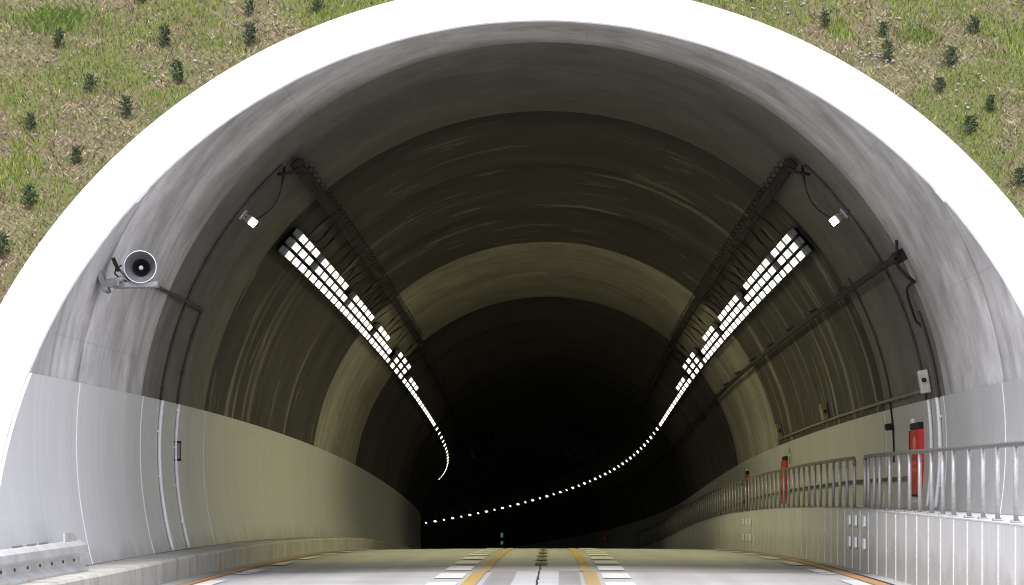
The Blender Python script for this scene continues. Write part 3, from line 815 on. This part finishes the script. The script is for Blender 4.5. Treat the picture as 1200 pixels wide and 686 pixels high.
for y,lab in((50.7,'ochre junction box above the right panels, nearer of the pair'),(60.6,'farther dusty ochre junction box above second red cabinet')):
    def ex(rt,s):
        q=MB(); q.box((0,s[1]*.62,.05),(.13,.22,.08),bev=.01); q.build('side_box',M_ochre,rt)
        q=MB(); q.lathe([(.03,0),(.03,.03),(.001,.032)],Matrix.Rotation(PI/2,3,'X'),(.0,-s[1]/2-.002,.07),12); q.build('cable_gland',M_black,rt)
    boxthing('junction_box',lab,'junction box',y,10.6,(.30,.30,.12),M_ochre,group='ochre boxes above the right panels',extra=ex)

# heavy cable along the right wall
lk=empty('cable_run',wpos(35.5,28.1,R),'thick dark cable on short brackets running along the right wall at shoulder height','cable')
q=MB(); q.tube([wpos(y,28.1,R-.16) for y in np.arange(35.6,170,1.5)],.045,8); q.build('cable',M_black,lk)
for y in np.arange(37.6,160,4.6):
    q=MB(); q.box(wpos(y,29.0,R-.07),(.05,.07,.15),basis(y,29.0)); q.box(wpos(y+.2,29.2,R-.14),(.03,.4,.03),basis(y,29.2))
    q.build('wall_bracket',M_darkpipe,lk)
q=MB(); B=basis(35.5,28.1)
q.box(wpos(35.5,28.1,R-.08),(.16,.05,.16),B,bev=.01)
for k in range(3): q.lathe([(.02,-.03),(.06,-.01),(.06,.01),(.02,.03)],basis(35.5,28.1)@Matrix.Rotation(PI/2,3,'X'),wpos(35.35+.12*k,28.1,R-.16),12)
q.tube([wpos(35.45,30.3,R-.02),wpos(35.45,28.4,R-.10)],.02,6); q.build('end_insulator',M_black,lk)
q=MB(); q.tube([wpos(35.5,28,R-.16),wpos(35.45,26.6,R-.16),wpos(35.4,25,R-.12),wpos(35.5,23.9,R-.05)],[.02,.026,.03,.022],6)
q.tube([wpos(35.5,23.9,R-.05),wpos(35.9,24.0,R-.04),wpos(36.25,23.8,R-.05),wpos(36.4,23.3,R-.06),wpos(36.5,21.5,R-.07),wpos(36.6,19.8,R-.06),wpos(36.65,18.8,R-.05),wpos(36.4,17.8,R-.04)],.019,6)
q.build('tail_cable',M_black,lk); mesh_local(lk)

# ------------------------------------------------------------------ horn loudspeaker
hy=30.9; hp=pos(hy,-4.42,3.57)
hn=empty('horn_speaker',hp,'grey horn loudspeaker on a steel bracket high on the left wall','loudspeaker')
Hm=(Matrix.Rotation(math.radians(7),3,'Z')@Matrix.Rotation(PI/2,3,'X')@Matrix.Rotation(math.radians(-3),3,'Y'))  # local z faces the camera side
q=MB()
q.lathe([(.172,.000),(.180,.004),(.182,-.004),(.178,-.012),(.170,-.05),(.150,-.10),(.126,-.15),(.100,-.22),(.085,-.27),(.085,-.36),(.001,-.37)],Hm,hp,40)
q.build('horn_shell',M_hornlt,hn)
q=MB(); q.lathe([(.172,.001),(.160,-.03),(.140,-.07),(.118,-.11),(.100,-.15)],Hm,hp,40); q.build('horn_mouth',M_horn,hn)
q=MB(); q.lathe([(.100,-.149),(.070,-.22),(.060,-.29),(.001,-.29)],Hm,hp,40); q.build('horn_throat',M_black,hn)
q=MB(); q.lathe([(.001,-.115),(.012,-.117),(.023,-.125),(.027,-.14),(.024,-.17),(.001,-.20)],Hm,hp,20); q.build('driver_plug',M_hornlt,hn)
wallp=lambda Z,y: pos(y,-sarc(Z),Z)
q=MB(); c_=hp+Vector((-.06,.10,-.195)); q.box(c_,(.50,.16,.065),Matrix.Rotation(math.radians(-1),3,'Y'),bev=.008)
q.build('support_arm',M_dsteel,hn)
q=MB()
pw=wallp(3.36,hy+.1)
for dy in(.02,):
    q.box((pos(hy+dy,-4.83,3.41)),(.05,.30,.26),Matrix.Rotation(math.radians(-21),3,'Y'),bev=.006)
q.box(pos(hy-.02,-4.735,3.39),(.17,.05,.10),Matrix.Rotation(math.radians(-10),3,'Y'),bev=.01)
q.tube([pos(hy,-4.80,3.40),pos(hy,-4.70,3.42),pos(hy,-4.60,3.44)],.03,6)
q.tube([pos(hy+.1,-4.73,3.62),pos(hy+.1,-4.62,3.50),pos(hy+.1,-4.55,3.42)],.014,6); q.build('wall_bracket',M_dsteel,hn)
q=MB(); q.tube([pos(hy+.2,-4.66,3.60),pos(hy+.1,-4.70,3.56),pos(hy+.05,-4.71,3.50),pos(hy+.1,-4.66,3.45),pos(hy+.2,-4.60,3.42)],.011,6); q.box(pos(hy+.08,-4.70,3.60),(.04,.05,.16),Matrix.Rotation(math.radians(-24),3,'Y')); q.build('lead_cable',M_black,hn)
q=MB(); q.tube([pos(hy+.2,-4.28,3.37),pos(hy+.7,-4.40,3.42),pos(hy+1.2,-4.62,3.55),pos(32.6,-4.775,3.61)],.020,6); q.build('feed_pipe',M_darkpipe,hn)
mesh_local(hn)

# ------------------------------------------------------------------ red cabinets
def cabinet(y,label,w=1.15,scale=1.0):
    deg=math.degrees(math.asin((1.49-ZC)/R)); o=wpos(y,deg,R-.02); rt=empty('emergency_cabinet',o,label,'emergency cabinet','red emergency cabinets on the right wall')
    x,z,sx,_=frame(y); ang=math.atan(-sx)
    # local : x towards the wall, y along the tunnel, z up
    q=MB(); q.box((-.035,0,-.02),(.09,w*.92,.92),bev=.015); q.build('body',M_red,rt)
    q=MB(); q.box((-.037,0,.485),(.088,w*.92,.085),bev=.008); q.build('header',M_black,rt)
    q=MB(); q.box((-.01,w*.52,.05),(.10,.10,1.10),bev=.008); q.box((-.02,0,-.545),(.06,w*.85,.10)); q.build('backplate',M_pipew,rt)
    q=MB(); q.box((-.084,w*.46,-.02),(.012,.04,.9)); q.box((-.084,-.0,-.47),(.012,w*.9,.03)); q.build('door_edge',M_black,rt)
    q=MB(); q.lathe([(.001,.014),(.11*w,.014),(.13*w,.0)],Matrix.Rotation(-PI/2,3,'Y'),(-.082,-.05,.22),20); q.box((-.083,-.05,-.02),(.012,.26*w,.05)); q.box((-.083,-.05,-.12),(.012,.26*w,.05)); q.build('door_marking',M_redd,rt)
    q=MB(); q.box((-.095,w*.3,-.05),(.03,.03,.14),bev=.005); q.build('handle',M_steel,rt)
    q=MB(); q.lathe([(.03,0),(.03,.02),(.02,.03),(.001,.035)],Matrix.Rotation(-PI/2,3,'Y'),(-.06,w*.50,.28),14); q.build('call_lamp',M_red,rt)
    rt.rotation_euler=(0,0,ang)
cabinet(38.6,'red emergency cabinet with black header behind the nearest handrail',1.0)
cabinet(60.2,'second red emergency cabinet, partly hidden by the middle handrail',.75)
cabinet(71.6,'third faint red cabinet deeper along the right wall',.5)

# green exit notice plate on wall by second cabinet
ns=empty('notice_plate',wpos(59.1,4.0,R-.03),'small white and green notice plate above the second red cabinet','sign')
q=MB(); q.box((0,0,0),(.03,.45,.50),bev=.004); q.build('plate',M_beige,ns)
q=MB(); q.box((-.018,0,.10),(.008,.32,.12)); q.box((-.018,0,-.10),(.008,.32,.16)); q.build('green_field',plain('faded green',(.10,.22,.14),.5),ns)

# ------------------------------------------------------------------ handrails
def tube_prof(): pass
def handrail(y0,y1,label,posts):
    rt=empty('handrail',pos(y0,WX+.06,WH),label,'handrail','walkway handrails')
    X=WX+.06; H=.71
    q=MB(); ny=max(2,int((y1-y0)/1.0)); pts=[pos(y0,X,WH+H-.10)]+[pos(y0+.03,X,WH+H-.03)]+[pos(y0+.10+(y1-y0-.2)*i/ny,X,WH+H) for i in range(ny+1)]+[pos(y1-.03,X,WH+H-.03),pos(y1,X,WH+H-.10)]
    q.tube(pts,.026,8); q.build('top_rail',M_toprail,rt)
    proto=None
    for k,y in enumerate(posts):
        p=pos(y,X,WH)
        if proto is None:
            a=MB(); a.tube([(0,0,0),(0,0,H-.01)],.023,10); po=a.build('post',M_rail,rt)
            a=MB(); a.box((0,0,.008),(.10,.10,.014),bev=.004)
            for bx_ in(-.035,.035): a.tube([(bx_,.03,.01),(bx_,.03,.03)],.008,6)
            fp=a.build('foot_plate',M_rail,po); proto=(po,fp)
        else:
            po=proto[0].copy(); C.objects.link(po); po.parent=rt; fp=proto[1].copy(); C.objects.link(fp); fp.parent=po
        po.location=p-rt.location
    for ch in rt.children:
        if ch.name.split('.')[0] in('top_rail','mid_rail'): ch.matrix_parent_inverse=Matrix.Translation(rt.location).inverted()
handrail(20.0,37.95,'nearest bright steel handrail section on the right walkway',[20.05,21.1,22.2,23.3,24.3]+[25.34,26.42,27.34,28.3,29.42,30.26,31.18,32.2,33.14,34.12,35.12,36.2,36.82,37.5,37.92])
handrail(39.25,60.9,'middle steel handrail section in front of the second red cabinet',[39.28+.985*i for i in range(22)]+[60.85])
handrail(62.2,84.0,'third handrail section fading into the dark',[62.25+.985*i for i in range(23)])
handrail(85.2,124.0,'farthest dim handrail section where the tunnel bends',[85.25+1.2*i for i in range(33)])

# white reflector plates on the walkway face
def plate(y,Z,lab,h=.165):
    o=pos(y,WX-.006,Z); rt=MB()
    prof=[]; w=.17
    n=10
    for s_,c0 in((1,h/2-.03),(-1,-h/2+.03)):
        for k in range(n+1):
            a=PI*k/n if s_>0 else PI+PI*k/n
            prof.append((math.cos(a)*w/2, c0+math.sin(a)*.03))
    b0=rt.add([(-.03,a_,b_) for a_,b_ in prof]+[(0,a_,b_) for a_,b_ in prof]); m_=len(prof)
    rt.face(range(b0,b0+m_))
    for k in range(m_): rt.face((b0+k,b0+(k+1)%m_,b0+m_+(k+1)%m_,b0+m_+k))
    ob=rt.build('reflector_plate',M_plate); ob.location=o
    tag(ob,lab,'reflector','white plates on the walkway face')
for cy,cn in((37.34,'nearest'),(38.4,'middle'),(39.2,'farthest')):
    plate(cy,.67,f'upper white rounded plate in the {cn} column of the near cluster on walkway face'); plate(cy,.37,f'lower white rounded plate in the {cn} column of the near cluster on walkway face')
for cy,cn in((58.5,'nearest'),(59.6,'middle'),(60.7,'farthest')):
    plate(cy,.60,f'upper dim rounded plate in the {cn} column of the far cluster on walkway face'); plate(cy,.27,f'lower dim rounded plate in the {cn} column of the far cluster on walkway face')

# ------------------------------------------------------------------ guard rail, left
gx=-4.80; gy0,gy1=8.0,29.2
gr=empty('guardrail',pos(gy1,gx-.1,0),'galvanised corrugated guardrail ending at the left of the tunnel mouth','guardrail')
prof=[(a_,.205+(b_-.235)*1.24) for a_,b_ in ((-.0,.235),(.05,.240),(.088,.265),(.100,.312),(.014,.352),(.008,.408),(.100,.452),(.088,.507),(.03,.537),(.0,.545))]
def wbeam(mb,y0,y1,step,th=.006):
    fine=[]
    for i in range(len(prof)-1):
        for k in range(3):
            t=k/3; fine.append((prof[i][0]*(1-t)+prof[i+1][0]*t,prof[i][1]*(1-t)+prof[i+1][1]*t))
    fine.append(prof[-1])
    ring_=[(gx+a,b_) for a,b_ in fine]+[(gx+a-th,b_) for a,b_ in fine[::-1]]
    loft(mb,ring_+[ring_[0]],y0,y1,step,smooth=False)
q=MB(); wbeam(q,gy0,gy1,1.0); q.build('beam',M_guard,gr)
q=MB(); wbeam(q,gy1-2.8,gy1-2.75,.1,.02); q.build('splice_plate',M_guard,gr)
for y in(10.0,14.0,18.0,22.0,25.2,27.9):
    q=MB(); B=basis(y); q.box(pos(y,gx-.055,.09),(.09,.20,.56),B,bev=.012); q.build('post',M_guard,gr)
for y in np.arange(10.2,29.2,.62):
    q=MB(); q.lathe([(.001,.016),(.014,.014),(.018,.0)],Matrix.Rotation(PI/2,3,'Y'),pos(y,gx+.010,.39),8); q.build('bolt',M_darkpipe,gr)
q=MB()
pts=[(0,0),(.17,0),(.16,.05),(.12,.085),(.05,.10),(0,.10)]
a=[pos(28.3+u_*4.2,gx+.01,.585+v_*.95) for u_,v_ in pts]; n0=q.add(a+[p+Vector((-.012,0,0)) for p in a]); m_=len(pts)
q.face(range(n0,n0+m_)); q.face(list(range(n0+m_,n0+2*m_))[::-1])
for k in range(m_): q.face((n0+k,n0+(k+1)%m_,n0+m_+(k+1)%m_,n0+m_+k))
q.build('delineator',M_guard,gr)
for y in(25.9,26.6,27.2):
    q=MB(); q.box(pos(y,gx-.01,.595),(.02,.5,.028),basis(y)); q.build('rail_clip',M_steel,gr)
mesh_local(gr)

# ------------------------------------------------------------------ deep inside : fans, exit sign, red lamp
for X,Z,lab in((-2.28,5.46,'round jet fan hanging in the dark, left one of the pair'),(2.1,5.60,'round jet fan hanging in the dark, right one of the pair')):
    y=128.0; o=pos(y,X,Z); rt=empty('jet_fan',o,lab,'jet fan','jet fans under the vault'); B=basis(y)@Matrix.Rotation(-PI/2,3,'X').inverted()
    I=Matrix.Rotation(PI/2,3,'X')
    q=MB(); q.lathe([(.50,.0),(.62,.02),(.66,.06),(.60,.25),(.58,.5),(.58,3.0),(.62,3.3),(.60,3.32),(.5,3.0),(.49,.3),(.50,.0)],Matrix.Rotation(-PI/2,3,'X'),(0,-1.6,0),32); q.build('casing',M_darkpipe,rt)
    q=MB(); q.lathe([(.001,-.1),(.12,-.06),(.17,.06),(.17,.6)],Matrix.Rotation(-PI/2,3,'X'),(0,-1.0,0),20); q.build('hub',M_house,rt)
    for k in range(6):
        a=k*PI/3; q=MB(); M_=Matrix.Rotation(a,3,'Y'); q.box(M_@Vector((.32,-.8,0)),(.34,.03,.16),M_@Matrix.Rotation(.6,3,'X')); q.build('blade',M_house,rt)
    q=MB()
    for dy in(-.9,1.1):
        for dx in(-.35,.35): q.tube([(dx,dy,.45),(dx*1.1,dy,.78)],.03,6)
    q.build('hanger',M_darkpipe,rt); rt.rotation_euler=(0,0,math.atan(-frame(y)[2]))
ex=empty('exit_sign',wpos(181.5,14.8,R-.25),'tiny green lit exit sign far down the tunnel','sign')
q=MB(); q.box((0,0,0),(.26,.12,.9),bev=.02); q.build('case',M_black,ex)
q=MB(); q.box((0,-.065,.24),(.16,.012,.30)); q.box((0,-.065,-.26),(.16,.012,.20)); q.build('face',M_green,ex)
rl=empty('warning_lamp',wpos(146.8,1.9,R-.02),'tiny dim red lamp on the far right wall','lamp')
q=MB(); q.box((-.05,0,0),(.10,.30,.30),bev=.02); q.build('case',M_house,rl)
q=MB(); q.lathe([(.10,0),(.09,.06),(.05,.10),(.001,.11)],Matrix.Rotation(-PI/2,3,'Y'),(-.10,0,0),16); q.build('lens',M_redlamp,rl)
